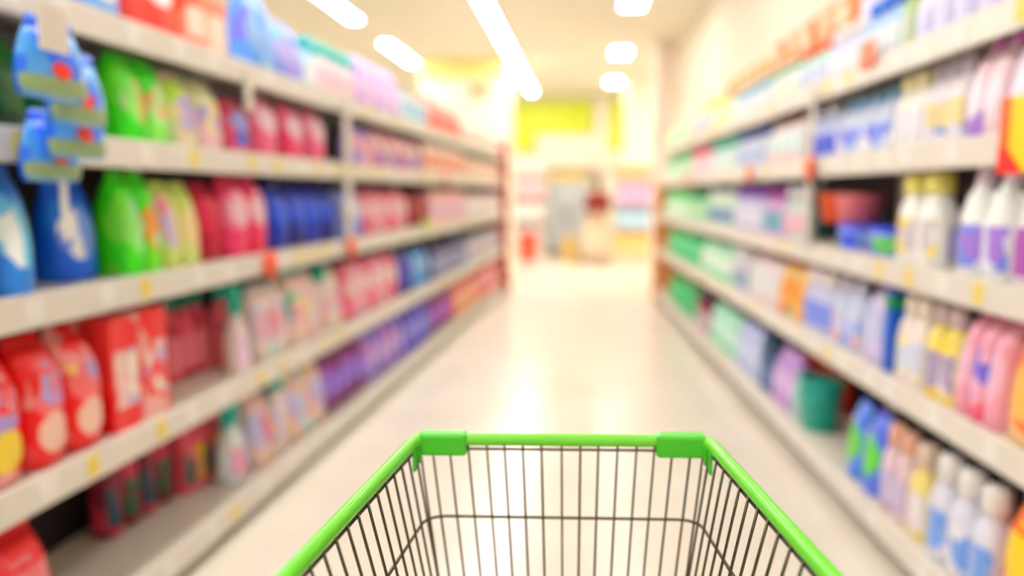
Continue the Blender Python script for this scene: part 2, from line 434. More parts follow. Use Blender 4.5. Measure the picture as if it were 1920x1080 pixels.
# fourth shelf up
run(L, 3, -150, 70, 'pouch', .2, .25, .11, (24, 120, 40), 'dark green pouch', (20, 92, 44), prt=[(16, 60, 30)], back=.1)
run(L, 3, 70, 178, 'pouch', .2, .26, .11, (22, 96, 44), 'deep bottle-green pouch behind the hanging packs', None, prt=[(30, 140, 50), (10, 40, 24)], back=.12)
run(L, 3, 182, 328, 'pouch', .2, .275, .12, (66, 214, 20), 'vivid green pouch with pale lime print', (150, 230, 120), prt=[(110, 226, 60), (150, 236, 110)], lprt=[(200, 226, 170), (226, 170, 110)], n=2, back=.015)
run(L, 3, 330, 428, 'pouch', .17, .26, .11, (222, 226, 186), 'pale lemon pouch with lilac print', (204, 190, 226), prt=[(240, 210, 190), (190, 228, 80), (240, 200, 210)], lprt=[(246, 226, 180), (170, 160, 220)], n=2, share=.4)
run(L, 3, 432, 478, 'bag', .17, .22, .11, (214, 92, 126), 'crimson bag with blue emblem', (150, 160, 226), prt=[(190, 60, 96)], label2=(84, 100, 200), n=1)
run(L, 3, 480, 622, 'bag', .2, .26, .12, (236, 110, 146), 'rose-pink bag with white label', (248, 206, 220), prt=[(246, 170, 190), (226, 76, 120)], n=3)
run(L, 3, 662, 705, 'bag', .2, .24, .11, (170, 150, 214), 'violet-grey bag with pink label', (240, 170, 190), prt=[(110, 110, 200), (236, 190, 206)], n=2)
run(L, 3, 705, 790, 'bag', .2, .25, .11, (240, 150, 172), 'salmon-pink bag with violet emblem', (250, 214, 214), prt=[(246, 196, 200)], label2=(120, 120, 220), n=4)
run(L, 3, 794, 872, 'carton', .2, .24, .12, (246, 206, 200), 'pale peach carton with coral label', (240, 130, 100), prt=[(250, 226, 210)])
run(L, 3, 874, 938, 'carton', .21, .2, .12, (238, 220, 206), 'beige carton with rosy label', (240, 190, 196), prt=[(250, 226, 190)])
# middle shelf
run(L, 2, -170, 82, 'pouch', .24, .33, .13, (54, 134, 226), 'big blue pouch with white swoosh and green foot', (236, 244, 250), prt=[(120, 190, 246), (60, 160, 90), (240, 246, 250)], lprt=[(120, 200, 246)], n=3, back=.01)
run(L, 2, 110, 202, 'pouch', .18, .3, .1, (26, 100, 226), 'royal blue pouch with white label', (236, 236, 250), prt=[(20, 120, 232)], lprt=[(120, 150, 236)], n=1, back=.09)
run(L, 2, 206, 312, 'pouch', .2, .33, .12, (74, 216, 24), 'apple green pouch with orange print', (150, 226, 120), prt=[(130, 226, 70)], lprt=[(240, 160, 70), (170, 226, 190)], n=2, back=.015, seal=(90, 220, 30))
run(L, 2, 314, 384, 'pouch', .17, .3, .11, (206, 222, 130), 'pale lime pouch with pink top', (206, 190, 226), prt=[(236, 150, 170), (214, 226, 150)], lprt=[(240, 220, 170)], n=2)
run(L, 2, 386, 424, 'bag', .16, .3, .12, (176, 20, 60), 'dark crimson bag', None, prt=[(200, 40, 80)], n=1, back=.06)
run(L, 2, 424, 508, 'bag', .22, .33, .13, (232, 70, 116), 'hot pink bag with pale side label', (248, 200, 214), prt=[(244, 130, 164), (214, 40, 90)], n=2)
run(L, 2, 516, 634, 'bag', .2, .29, .12, (20, 50, 170), 'navy blue bag with bright blue print', (40, 90, 214), prt=[(24, 70, 200), (14, 20, 110)], n=4, back=.05)
run(L, 2, 640, 684, 'bag', .2, .28, .11, (160, 172, 232), 'lavender-blue bag with white label', (222, 226, 246), prt=[(110, 130, 220)], n=2)
run(L, 2, 686, 768, 'bag', .22, .28, .12, (240, 120, 150), 'bubblegum pink bag with pale label', (250, 206, 214), prt=[(232, 84, 110), (248, 180, 190)], n=4)
run(L, 2, 772, 800, 'bag', .2, .26, .11, (150, 24, 44), 'maroon bag', None, n=2, back=.06)
run(L, 2, 802, 872, 'carton', .2, .27, .12, (246, 170, 176), 'pink carton with lilac label', (226, 196, 226), prt=[(248, 196, 180)])
run(L, 2, 874, 938, 'carton', .22, .24, .12, (226, 210, 222), 'mauve-grey carton with white label', W_)
# second shelf up
run(L, 1, -160, 60, 'bag', .25, .355, .15, (226, 22, 34), 'scarlet bag with yellow emblem', (238, 110, 120), prt=[(238, 80, 84), (200, 10, 26), (246, 170, 170)], label2=(240, 210, 80), n=2, back=.01, lprt=[(170, 150, 206), (250, 214, 210), (226, 30, 40)], scale=14, share=.62)
run(L, 1, 62, 205, 'bag', .25, .36, .15, (228, 18, 32), 'scarlet bag with creamy white emblem', (240, 120, 124), prt=[(240, 80, 84), (246, 160, 160)], label2=(246, 200, 186), n=2, back=.01, lprt=[(180, 160, 210), (244, 214, 120), (228, 30, 40)], scale=14, share=.6, seed=2)
run(L, 1, 210, 318, 'carton', .2, .36, .14, (236, 40, 44), 'red carton with tall pinkish-white label', (248, 204, 200), lprt=[(240, 90, 90), (200, 180, 214), (250, 232, 220)], prt=[(244, 70, 70), (248, 180, 174)], n=2, back=.03, share=.35)
run(L, 1, 322, 398, 'bottle', .12, .36, .1, (222, 92, 116), 'pink slim bottle with dark teal cap', (236, 130, 146), (14, 112, 96), prt=[(176, 50, 76)], n=3, back=.2)
run(L, 1, 400, 450, 'bottle', .13, .37, .1, (230, 128, 140), 'pink bottle with green print and teal cap', (70, 100, 90), (20, 160, 140), lprt=[(226, 190, 60), (40, 50, 120)], n=2, back=.14)
run(L, 1, 452, 476, 'spray', .15, .37, .1, (240, 226, 224), 'white trigger bottle with teal head', (236, 206, 232), (20, 168, 150), lprt=[(246, 170, 176), (214, 214, 240)], n=1, back=.02)
run(L, 1, 478, 545, 'pouch', .16, .33, .11, (244, 226, 222), 'pastel pink pouch with lilac print', (238, 190, 204), lprt=[(250, 150, 160), (210, 206, 240)], prt=[(226, 214, 236), (214, 236, 230)], n=3, back=.04, seal=(226, 232, 230))
run(L, 1, 556, 606, 'pouch', .17, .36, .12, (246, 214, 206), 'peach pouch with broad teal top', (240, 170, 180), lprt=[(220, 206, 236), (250, 226, 170)], prt=[(40, 172, 156), (250, 206, 206)], seal=(30, 168, 150), n=2, back=.03, share=.5)
run(L, 1, 608, 622, 'bottle', .13, .35, .1, (246, 224, 222), 'blush bottle with tall teal cap', (244, 190, 196), (24, 172, 150), n=1, back=.04)
run(L, 1, 624, 648, 'pouch', .16, .33, .12, (248, 232, 214), 'cream pouch with rosy print', (244, 184, 190), lprt=[(214, 200, 236)], n=1, back=.03)
run(L, 1, 652, 750, 'bag', .22, .33, .12, (238, 120, 150), 'candy pink bag with creamy label', (250, 216, 220), prt=[(228, 70, 96), (250, 190, 206)], n=5)
run(L, 1, 752, 776, 'bag', .2, .3, .12, (46, 30, 150), 'indigo bag', (70, 60, 190), n=2)
run(L, 1, 777, 808, 'bag', .2, .3, .12, (86, 160, 226), 'cerulean bag with white label', (170, 206, 240), n=2)
run(L, 1, 810, 874, 'carton', .24, .26, .12, (56, 62, 130), 'slate-navy carton with grey-blue label', (130, 146, 196), n=8)
run(L, 1, 876, 938, 'carton', .24, .26, .12, (200, 208, 228), 'ice-blue carton with pale pink label', (236, 206, 216), n=6)
# bottom deck
run(L, 0, -170, 120, 'bag', .26, .34, .15, (222, 20, 34), 'scarlet floor-level bag with pink emblem', (240, 130, 140), prt=[(236, 70, 76)], label2=(246, 190, 196), n=2, back=.01)
run(L, 0, 205, 330, 'bottle', .12, .36, .1, (190, 66, 92), 'wine-pink bottle with dark green cap', (40, 66, 90), (16, 84, 74), prt=[(120, 36, 60)], lprt=[(50, 90, 60), (120, 40, 60)], n=4, back=.25)
run(L, 0, 332, 425, 'bottle', .12, .37, .1, (226, 104, 124), 'coral-pink bottle with green print', (60, 96, 90), (18, 140, 120), lprt=[(226, 190, 50), (40, 50, 150), (226, 110, 120)], n=4, back=.2)
run(L, 0, 436, 474, 'spray', .15, .38, .11, (226, 236, 238), 'white trigger bottle with aqua head', (246, 150, 160), (12, 170, 160), lprt=[(206, 196, 240)], n=1, back=.065)
run(L, 0, 476, 518, 'pouch', .17, .34, .12, (246, 208, 202), 'blush pouch with periwinkle print', (196, 196, 240), lprt=[(246, 140, 150), (150, 160, 236)], prt=[(206, 206, 240), (248, 220, 190)], n=2, back=.05)
run(L, 0, 520, 548, 'bottle', .14, .38, .11, (238, 226, 230), 'pale bottle with tall aqua cap', (206, 200, 240), (18, 166, 152), lprt=[(250, 206, 160)], n=1, back=.06)
run(L, 0, 550, 615, 'pouch', .17, .34, .12, (246, 212, 190), 'apricot pouch with lilac print', (190, 190, 240), lprt=[(240, 170, 180), (206, 214, 246)], prt=[(226, 206, 236), (250, 196, 140), (210, 232, 236)], n=3, back=.05)
run(L, 0, 618, 690, 'pouch', .2, .33, .12, (126, 36, 120), 'plum purple pouch with violet side', (150, 120, 214), prt=[(170, 90, 196), (110, 20, 90)], n=4, back=.06)
run(L, 0, 692, 762, 'pouch', .2, .33, .12, (160, 130, 216), 'lilac purple pouch with magenta foot', (200, 170, 226), prt=[(190, 100, 196), (130, 100, 206)], n=4, back=.06)
run(L, 0, 764, 812, 'pouch', .2, .33, .12, (96, 86, 206), 'blue-violet pouch', (140, 140, 226), prt=[(76, 50, 170)], n=4, back=.05)
run(L, 0, 814, 850, 'pouch', .2, .33, .12, (120, 30, 120), 'dark magenta pouch', (170, 90, 190), n=4, back=.05)
run(L, 0, 852, 896, 'bag', .22, .32, .12, (238, 110, 100), 'coral bag with yellow emblem', (246, 180, 170), label2=(246, 206, 110), n=6)
run(L, 0, 898, 938, 'bag', .22, .32, .12, (232, 84, 92), 'red-pink bag with grey label', (226, 206, 216), n=6)

# hanging strip of small blue packs in front of the shelves
y0 = y_at(L, 112, -.03, 1.6)
o = obj('clip_strip', box(-.012, .012, -.002, .002, 0, .62), WTAG); o.location = rowpt(L, y0, -.022, 1.225); o.rotation_euler[2] = L.rz
tag(o, 'narrow white clip strip carrying the hanging blue packs', 'clip strip')
_d = ray(103, 98); _p = rowpt(L, 0, -.255, 0); rowuv_card = EYE + _d*((_p-EYE).dot(L.out)/_d.dot(L.out))
o = obj('header_card', box(-.045, .045, -.002, .002, 0, .1, .001), plain((240, 232, 224), .5)); o.location = rowuv_card; o.rotation_euler[2] = L.rz
tag(o, 'white header card at the top of the clip strip', 'card')
bl = printed((34, 106, 224), [(90, 160, 240), (150, 190, 240)], 14, .6, 2)
hs = [(0, .088, .02), (.008, .1, .025), (.04, .104, .027), (.08, .1, .024), (.12, .088, .015), (.15, .074, .005)]
HP = [('body', loft(hs, 2.5), bl), ('top_seal', loft([(.149, .074, .004), (.16, .072, .0022), (.175, .07, .002)], 5, 20), lc((40, 110, 220)))]
HP.append(('green_foot', patch(hs, 2.5, .004, .045, 1.45, .0015, 3, 10), lc((150, 172, 130))))
HP.append(('red_emblem', patch(hs, 2.5, .042, .08, .22, .003, 3, 6, 'oval'), lc((226, 56, 36))))
def rowuv(r, u, v, back):
    d = ray(u, v); n_ = r.out; p0 = rowpt(r, 0, back, 0)
    return EYE + d*((p0-EYE).dot(n_)/d.dot(n_))
for i, (u, v, nm) in enumerate([(100, 186, 'topmost'), (146, 236, 'second from top'), (145, 298, 'third from top'), (98, 340, 'lowest')]):
    pr = -.05-.054*(3-i)
    t = thing('hanging_pack', f'blue pouch with red emblem and green foot, {nm} on the clip strip', 'pouch', rowuv(L, u, v, pr), L.rz+[-.03, .04, -.03, .03][i], 'blue packs hanging on the clip strip')
    for pn, me, mt in HP: obj(pn, me, mt, t)

# ------------------------------------------------------------------ RIGHT ROW PRODUCTS
# top shelf: back layer of tall orange packs, front layer of bottles
run(R, 4, 1318, 1352, 'carton', .18, .3, .1, (250, 236, 110), 'yellow tall carton', (250, 240, 170), back=.14, n=4)
run(R, 4, 1354, 1440, 'carton', .18, .38, .1, (248, 172, 112), 'apricot tall carton with orange label', (246, 150, 90), back=.15, n=5)
run(R, 4, 1442, 1600, 'carton', .19, .42, .1, (248, 156, 92), 'orange tall carton with coral label', (246, 124, 66), prt=[(250, 214, 180), (246, 130, 70)], back=.15, n=5, share=.4)
run(R, 4, 1602, 1990, 'carton', .19, .36, .1, (214, 206, 236), 'lilac-white tall carton with orange label', (244, 140, 80), prt=[(236, 230, 244), (160, 170, 226)], back=.15, n=5)
run(R, 4, 1246, 1290, 'pouch', .18, .2, .075, (176, 224, 180), 'mint green pouch', (210, 240, 210), n=6)
run(R, 4, 1292, 1332, 'pouch', .18, .19, .075, (236, 190, 206), 'powder-pink pouch with plum top', (244, 214, 226), seal=(170, 60, 90), n=5)
run(R, 4, 1334, 1368, 'pouch', .18, .19, .075, (226, 236, 150), 'lemon-lime pouch', (240, 244, 200), n=4)
run(R, 4, 1370, 1440, 'bottle', .12, .19, .09, (206, 214, 240), 'pale blue bottle with aqua cap', (240, 240, 248), (90, 196, 206), n=6)
run(R, 4, 1442, 1492, 'bottle', .12, .19, .09, (240, 232, 232), 'white bottle with sage green cap', (226, 236, 220), (130, 200, 170), n=4)
run(R, 4, 1494, 1546, 'bottle', .12, .21, .09, (190, 226, 216), 'seafoam bottle with orange cap', (206, 214, 240), (244, 110, 60), n=4)
run(R, 4, 1548, 1612, 'bottle', .12, .21, .09, (206, 210, 244), 'lavender-white bottle with white cap', (236, 236, 250), (246, 244, 246), n=3)
run(R, 4, 1614, 1680, 'bottle', .12, .24, .09, (170, 200, 246), 'pale blue bottle with strong blue cap', (226, 236, 250), (50, 120, 232), n=3)
run(R, 4, 1684, 1705, 'bottle', .08, .24, .07, (176, 206, 150), 'green slim bottle with grey foot', (206, 214, 200), (150, 190, 120), n=1)
run(R, 4, 1708, 1990, 'bottle', .12, .22, .09, (226, 222, 240), 'lilac-white bottle with peach cap', (206, 206, 236), (246, 170, 130), n=6)
# fourth shelf up
run(R, 3, 1246, 1292, 'bottle', .12, .24, .09, (186, 226, 186), 'mint bottle with green cap', (214, 240, 214), (120, 206, 140), n=8)
run(R, 3, 1294, 1328, 'bottle', .12, .24, .09, (244, 196, 206), 'pale pink bottle with crimson cap', (246, 220, 226), (214, 70, 110), n=5)
run(R, 3, 1330, 1378, 'bottle', .12, .24, .09, (206, 230, 226), 'white-green bottle with teal cap', (226, 240, 236), (70, 196, 170), n=5)
run(R, 3, 1380, 1432, 'bottle', .12, .25, .09, (214, 222, 244), 'bluish bottle with navy cap', (190, 206, 240), (90, 106, 170), n=4)
run(R, 3, 1434, 1500, 'pouch', .17, .25, .1, (222, 216, 216), 'greyish pouch with red top', (206, 226, 226), prt=[(236, 210, 214)], seal=(206, 50, 70), n=4)
run(R, 3, 1514, 1560, 'jug', .15, .24, .1, (196, 204, 244), 'lavender jug with deep blue label', (80, 100, 214), (226, 230, 246), n=2)
run(R, 3, 1562, 1664, 'jug', .16, .24, .11, (206, 216, 248), 'ice-white jug with light-blue label', (160, 190, 246), (150, 196, 244), lprt=[(236, 236, 250), (120, 130, 220)], n=4, back=.04)
run(R, 3, 1670, 1722, 'bottle', .12, .265, .1, (246, 242, 236), 'cream-white bottle with pale yellow cap', (230, 230, 240), (244, 232, 190), n=2)
run(R, 3, 1726, 1800, 'bottle', .12, .27, .1, (240, 236, 242), 'white bottle with grey cap and blue spots', (226, 226, 240), (206, 200, 214), lprt=[(120, 150, 230), (240, 220, 160)], n=3)
run(R, 3, 1804, 1870, 'pouch', .17, .275, .1, (244, 214, 226), 'blush pouch with magenta spout', (240, 230, 244), (226, 130, 220), prt=[(248, 230, 236), (170, 140, 214)], n=2)
run(R, 3, 1874, 2040, 'pouch', .17, .275, .1, (236, 226, 240), 'white-pink pouch with violet foot', (226, 220, 244), (240, 150, 190), prt=[(160, 140, 214), (246, 200, 206)], n=2)
# middle shelf
run(R, 2, 1246, 1290, 'bottle', .13, .27, .1, (160, 220, 170), 'spring green bottle with white label', (220, 240, 220), (110, 206, 140), n=8)
run(R, 2, 1292, 1322, 'bottle', .13, .27, .1, (150, 214, 170), 'leaf green bottle with forest cap', (190, 226, 190), (20, 120, 60), n=4)
run(R, 2, 1324, 1372, 'bottle', .13, .26, .1, (206, 232, 210), 'pale mint bottle with blue-grey label', (120, 140, 180), (226, 236, 230), n=5)
run(R, 2, 1374, 1425, 'bottle', .13, .28, .1, (206, 206, 230), 'grey-lilac bottle with violet cap', (226, 226, 240), (130, 90, 180), n=4)
run(R, 2, 1427, 1462, 'bottle', .12, .28, .1, (216, 176, 222), 'orchid bottle with teal label', (90, 180, 190), (150, 60, 150), n=2)
run(R, 2, 1464, 1502, 'bottle', .12, .28, .1, (206, 222, 222), 'pale grey-green bottle with rosy label', (236, 190, 206), (226, 226, 230), n=2)
run(R, 2, 1512, 1536, 'bottle', .12, .2, .1, (20, 96, 96), 'dark teal bottle', (30, 120, 110), (16, 70, 80), n=1, back=.2)
run(R, 2, 1548, 1668, 'tub', .22, .11, .2, (150, 160, 240), 'periwinkle tub with blue lid', (70, 90, 216), (44, 84, 226), n=2, back=.03, lprt=[(110, 196, 110)])
yb = y_at(R, 1594, .13, 1.3)
for lab, col, dy in (('orange bowl stacked on the periwinkle tubs', (248, 96, 44), .12), ('salmon-pink bowl stacked on the periwinkle tubs', (244, 132, 132), -.11)):
    t = thing('plastic_bowl', lab, 'bowl', rowpt(R, yb+dy, .13, R.tops[2]+.1105), R.rz)
    for pn, me, mt in P_basin(.21, .13, .21, lc(col)): obj(pn, me, mt, t)
run(R, 2, 1672, 1748, 'bottle', .14, .315, .11, (248, 246, 242), 'tall white bottle with yellow cap and emblem', (240, 238, 240), (240, 230, 140), lprt=[(240, 214, 100), (200, 196, 206)], n=2, back=.02)
run(R, 2, 1752, 1782, 'bottle', .12, .27, .1, (206, 200, 206), 'grey-white bottle with mustard cap', (150, 140, 190), (236, 214, 70), n=1, back=.07)
run(R, 2, 1784, 1880, 'jug', .16, .325, .12, (240, 244, 250), 'large white jug with blue-violet foot label', (226, 226, 240), (246, 222, 244), lprt=[(120, 140, 220), (160, 130, 210)], n=2, back=.015)
run(R, 2, 1884, 2040, 'jug', .16, .33, .12, (226, 220, 228), 'pearl-grey jug with purple label', (90, 80, 180), (236, 200, 226), lprt=[(160, 90, 170)], n=2, back=.015)
# second shelf up
run(R, 1, 1250, 1308, 'pouch', .19, .28, .12, (60, 190, 120), 'emerald pouch', (120, 210, 160), prt=[(30, 170, 100)], n=7)
run(R, 1, 1310, 1368, 'pouch', .19, .28, .12, (180, 232, 206), 'white-green pouch with emerald top', (236, 244, 236), prt=[(90, 206, 140)], seal=(40, 180, 100), n=5)
run(R, 1, 1370, 1398, 'bottle', .13, .29, .1, (216, 214, 222), 'silver-grey bottle with grey-blue label', (150, 170, 190), (226, 226, 230), n=3)
run(R, 1, 1400, 1452, 'pouch', .18, .29, .11, (230, 222, 226), 'grey-white pouch with broad red top', (220, 230, 230), prt=[(226, 206, 214)], seal=(216, 70, 84), n=3)
run(R, 1, 1454, 1500, 'pouch', .18, .3, .11, (246, 190, 110), 'amber pouch with red top', (244, 170, 90), prt=[(150, 206, 160), (240, 110, 60)], seal=(226, 40, 30), n=2)
run(R, 1, 1502, 1552, 'bottle', .13, .3, .1, (206, 210, 240), 'lilac-blue bottle with white round cap', (130, 150, 230), (246, 236, 236), n=3)
run(R, 1, 1554, 1604, 'jug', .15, .3, .11, (206, 214, 244), 'pale blue jug with azure label', (80, 140, 236), (226, 226, 244), lprt=[(240, 180, 180), (200, 206, 240)], n=2)
run(R, 1, 1606, 1650, 'pouch', .18, .31, .11, (214, 206, 240), 'lavender-white pouch with cobalt top', (200, 206, 250), prt=[(190, 196, 250)], seal=(20, 40, 190), n=1)
run(R, 1, 1652, 1670, 'carton', .05, .3, .12, (30, 96, 200), 'cobalt slim carton with green band', (40, 110, 206), band=(40, 150, 90), n=1)
run(R, 1, 1674, 1722, 'bottle', .13, .315, .1, (242, 232, 228), 'off-white bottle with pale yellow print', (236, 224, 226), (246, 232, 220), lprt=[(250, 236, 180), (206, 216, 236)], n=2, back=.015)
run(R, 1, 1726, 1780, 'bottle', .12, .315, .1, (240, 222, 130), 'yellow-shouldered bottle with grey cap', (234, 222, 226), (206, 190, 196), prt=[(236, 206, 80)], lprt=[(170, 160, 190)], n=2, back=.015)
run(R, 1, 1784, 1868, 'pouch', .17, .325, .12, (240, 170, 190), 'pink pouch with violet-blue print', (226, 206, 226), (248, 160, 220), prt=[(230, 226, 236), (240, 110, 140)], lprt=[(120, 110, 206), (240, 190, 210)], n=3, back=.01)
run(R, 1, 1872, 2060, 'pouch', .2, .33, .13, (242, 130, 80), 'orange pouch with red edge', (250, 190, 110), prt=[(224, 50, 60), (250, 206, 150)], n=2, back=.0)
# bottom deck
run(R, 0, 1252, 1300, 'pouch', .2, .3, .13, (36, 170, 104), 'jade green pouch', (70, 190, 130), prt=[(20, 140, 80)], n=6)
run(R, 0, 1302, 1326, 'bottle', .13, .3, .1, (150, 70, 96), 'burgundy bottle with grey label', (206, 196, 200), (90, 30, 60), n=3)
run(R, 0, 1328, 1374, 'pouch', .19, .32, .12, (170, 222, 200), 'aqua-mint pouch with green top', (206, 236, 226), prt=[(90, 196, 140)], seal=(30, 150, 90), n=4)
run(R, 0, 1376, 1418, 'pouch', .18, .32, .12, (190, 200, 240), 'pale periwinkle pouch with violet top', (206, 214, 246), seal=(110, 110, 214), n=3)
run(R, 0, 1420, 1442, 'bottle', .12, .32, .1, (70, 96, 130), 'slate-blue bottle', (110, 130, 170), (50, 80, 110), n=2)
run(R, 0, 1444, 1478, 'pouch', .18, .32, .12, (190, 150, 214), 'mauve pouch', (214, 190, 230), n=2)
yb = y_at(R, 1530, .1, .3); OCC.setdefault((R.name, 0), []).append((yb-.125, yb+.125, .0, .24))
t = thing('plastic_bucket', 'teal plastic bucket with wire handle on bottom deck, cream-wall row', 'bucket', rowpt(R, yb, .12, R.tops[0]), R.rz)
for pn, me, mt in P_basin(.23, .25, .21, lc((10, 160, 146)), None, lc((60, 200, 190))): obj(pn if pn != 'handle' else 'bail_handle', me, mt, t)
run(R, 0, 1480, 1502, 'bottle', .11, .25, .09, (200, 226, 222), 'pale aqua bottle', (190, 206, 206), (160, 220, 206), n=1)
run(R, 0, 1506, 1552, 'carton', .2, .36, .14, (226, 96, 80), 'red-orange carton with yellow band', (236, 120, 90), band=(246, 190, 60), n=2, back=.24)
run(R, 0, 1580, 1606, 'pouch', .13, .33, .1, (96, 140, 240), 'azure pouch with lime green foot', (120, 206, 90), prt=[(230, 214, 236), (120, 206, 80)], seal=(60, 120, 240), n=1, back=.02)
run(R, 0, 1608, 1640, 'pouch', .15, .33, .1, (90, 120, 226), 'ultramarine-topped pouch with grass green emblem', (110, 206, 80), prt=[(200, 200, 240)], seal=(20, 40, 210), n=1, back=.02)
run(R, 0, 1644, 1690, 'bottle', .12, .33, .1, (226, 206, 214), 'pinkish bottle with peach cap', (200, 190, 220), (244, 190, 170), prt=[(200, 170, 190)], n=2, back=.02)
run(R, 0, 1692, 1726, 'bottle', .12, .33, .1, (236, 222, 150), 'straw yellow bottle with beige cap', (232, 226, 232), (226, 206, 190), n=1, back=.02)
run(R, 0, 1728, 1850, 'bottle', .14, .345, .11, (222, 224, 238), 'frosted white bottle with blue label', (150, 180, 240), (246, 240, 240), lprt=[(226, 228, 240), (120, 160, 236)], n=3, back=.01)
run(R, 0, 1860, 2060, 'bag', .24, .4, .16, (244, 110, 40), 'orange bag with yellow swirl', (246, 206, 40), prt=[(250, 150, 50), (236, 60, 30)], label2=(250, 190, 120), n=2, back=.0)
finish_labels()

# ------------------------------------------------------------------ shelf signs
def wobbler(r, u, lev, label, col, dz=-.04):
    y = y_at(r, u, -.03, r.tops[lev]+dz)
    t = thing('shelf_wobbler', label, 'tag', rowpt(r, y, -.0075, r.tops[lev]+dz), r.rz, 'round orange shelf wobblers')
    d = loft([(0, .062, .062), (.002, .064, .064), (.004, .062, .062)], 2, 24, 'disc'); d.transform(Matrix.Rotation(PI/2, 4, 'X')); d.transform(Matrix.Translation((0, -.022, 0)))
    obj('disc', d, lc(col), t)
    obj('arm', box(-.008, .008, -.021, 0, -.003, .003), WTAG, t)
    k = patch([(0, .064, .064), (1, .064, .064)], 2, 0, .001, .1)
    obj('dark_dot', mesh('dot', [(.025*math.cos(a*PI/6), -.0272, -.03+.02*math.sin(a*PI/6)) for a in range(12)], [tuple(range(12))]), lc((196, 52, 24)), t)
wobbler(L, 508, 2, 'round orange wobbler on the rail above the pink trigger bottles', (240, 96, 36))
wobbler(L, 660, 2, 'round orange wobbler on the rail below the lavender-blue bags', (238, 88, 40))
wobbler(L, 838, 3, 'round orange wobbler on the rail between peach and pink cartons', (240, 120, 80))
wobbler(R, 1517, 3, 'round orange wobbler on the rail beside the cream divider strip', (244, 106, 40))
wobbler(R, 1403, 3, 'round orange wobbler on the rail above grey-lilac bottles', (240, 120, 66))
wobbler(R, 1290, 3, 'round orange wobbler on the rail below pale pink bottles', (236, 150, 96))
y = y_at(R, 1625, -.02, R.tops[4]+.03)
t = thing('rail_sign', 'orange-red rectangular sign clipped on the top rail', 'sign', rowpt(R, y, -.012, R.tops[4]-.03), R.rz)
obj('board', box(-.075, .075, -.008, -.003, 0, .1, .002), lc((244, 104, 36)), t); obj('lower_band', box(-.07, .074, -.0095, -.0075, .002, .03), lc((236, 70, 40)), t); obj('clip', box(-.01, .01, -.003, .003, .0, .02), WTAG, t)
y = y_at(R, 1912, -.02, R.tops[3])
t = thing('rail_sign', 'orange and yellow sign card with red corner on the fourth rail', 'sign', rowpt(R, y, -.006, R.tops[3]-.11), R.rz)
obj('board', box(-.1, .09, -.009, -.003, 0, .2, .002), lc((240, 210, 30)), t); obj('orange_band', box(-.1, -.055, -.0105, -.0085, .0, .2), lc((246, 112, 40)), t)
obj('red_corner', mesh('corner', [(-.1, -.0112, 0), (.02, -.0112, 0), (-.06, -.0112, .07), (-.1, -.0112, .07)], [(0, 1, 2, 3)]), lc((232, 40, 24)), t)
y = y_at(L, 800, -.01, L.tops[2]+.03)
o = obj('lime_card', box(-.09, .09, -.003, .003, 0, .09, .001), lc((170, 214, 70))); o.location = rowpt(L, y, -.012, L.tops[2]-.03); o.rotation_euler[2] = L.rz
tag(o, 'small lime green card on the middle rail beside maroon bags', 'card')

# ------------------------------------------------------------------ the setting
ZC = 3.5; YB = 17.5; XL = -8.0; YF = -5.0
def floor_mat():
    m = bpy.data.materials.new('polished_cream_floor'); m.use_nodes = True; nt = m.node_tree; b = nt.nodes['Principled BSDF']
    tc = nt.nodes.new('ShaderNodeTexCoord'); n = nt.nodes.new('ShaderNodeTexNoise'); n.inputs['Scale'].default_value = 1.6; n.inputs['Detail'].default_value = 6
    r = nt.nodes.new('ShaderNodeValToRGB'); r.color_ramp.elements[0].position = .35; r.color_ramp.elements[0].color = (*lin((230, 220, 206)), 1)
    r.color_ramp.elements[1].position = .7; r.color_ramp.elements[1].color = (*lin((238, 230, 217)), 1)
    nt.links.new(tc.outputs['Object'], n.inputs['Vector']); nt.links.new(n.outputs['Fac'], r.inputs['Fac']); nt.links.new(r.outputs['Color'], b.inputs['Base Color'])
    b.inputs['Roughness'].default_value = .23; b.inputs['IOR'].default_value = 1.55; return m
struct('floor', box(XL, 4, YF, YB+.5, -.1, 0), floor_mat())
struct('ceiling', box(XL, 4, YF, YB+.5, ZC, ZC+.1), plain((242, 234, 214), .8, name='ceiling_board'))
struct('wall_back', box(XL, 4, YB, YB+.2, 0, ZC), CREAM)
struct('wall_left', box(XL-.2, XL, YF, YB+.5, 0, ZC), CREAM)
struct('wall_front', box(XL, 4, YF-.2, YF, 0, ZC), CREAM)
o = struct('wall_right', box(0, .2, -8, 11.5, 0, ZC), CREAM); o.location = (R.x0+.49, 0, 0); o.rotation_euler[2] = R.ang
struct('wall_right_end', box(3.2, 3.4, 10, YB, 0, ZC), CREAM).name = 'wall_far_right'

# ceiling lamps: fluorescent fixtures
TUBE = glow((1, .98, .945), LAMP, 'fluorescent_diffuser')
def lamp(x, y, ln, wd, label, group):
    t = thing('ceiling_light', label, 'light', (x, y, ZC), 0, group)
    obj('housing', box(-wd/2-.03, wd/2+.03, -ln/2, ln/2, -.05, -.0005, .006), plain((240, 238, 230), .5), t)
    obj('diffuser', box(-wd/2, wd/2, -ln/2+.01, ln/2-.01, -.058, -.0505, .002), TUBE, t)
for i in range(14): lamp(-1.17, -3.6+1.5*i, 1.48, .13, 'long fluorescent lamp in the unbroken ceiling line above the shelving', 'unbroken line of ceiling lamps')  # row carried on unseen past the camera to light the near shelves
for i in range(7): lamp(.49, 15.2-3.1*i, .5, .24, 'short bright ceiling lamp in the spaced line above the aisle', 'short ceiling lamps above the aisle')  # nearest lamps of this row are unseen, added for the near shelves
for i in range(5): lamp(-2.85, 15.1-3.2*i, 1.8, .14, 'fluorescent lamp in the broken ceiling line beyond the shelving', 'ceiling lamps beyond the shelving')  # farthest lamp added to brighten the back wall
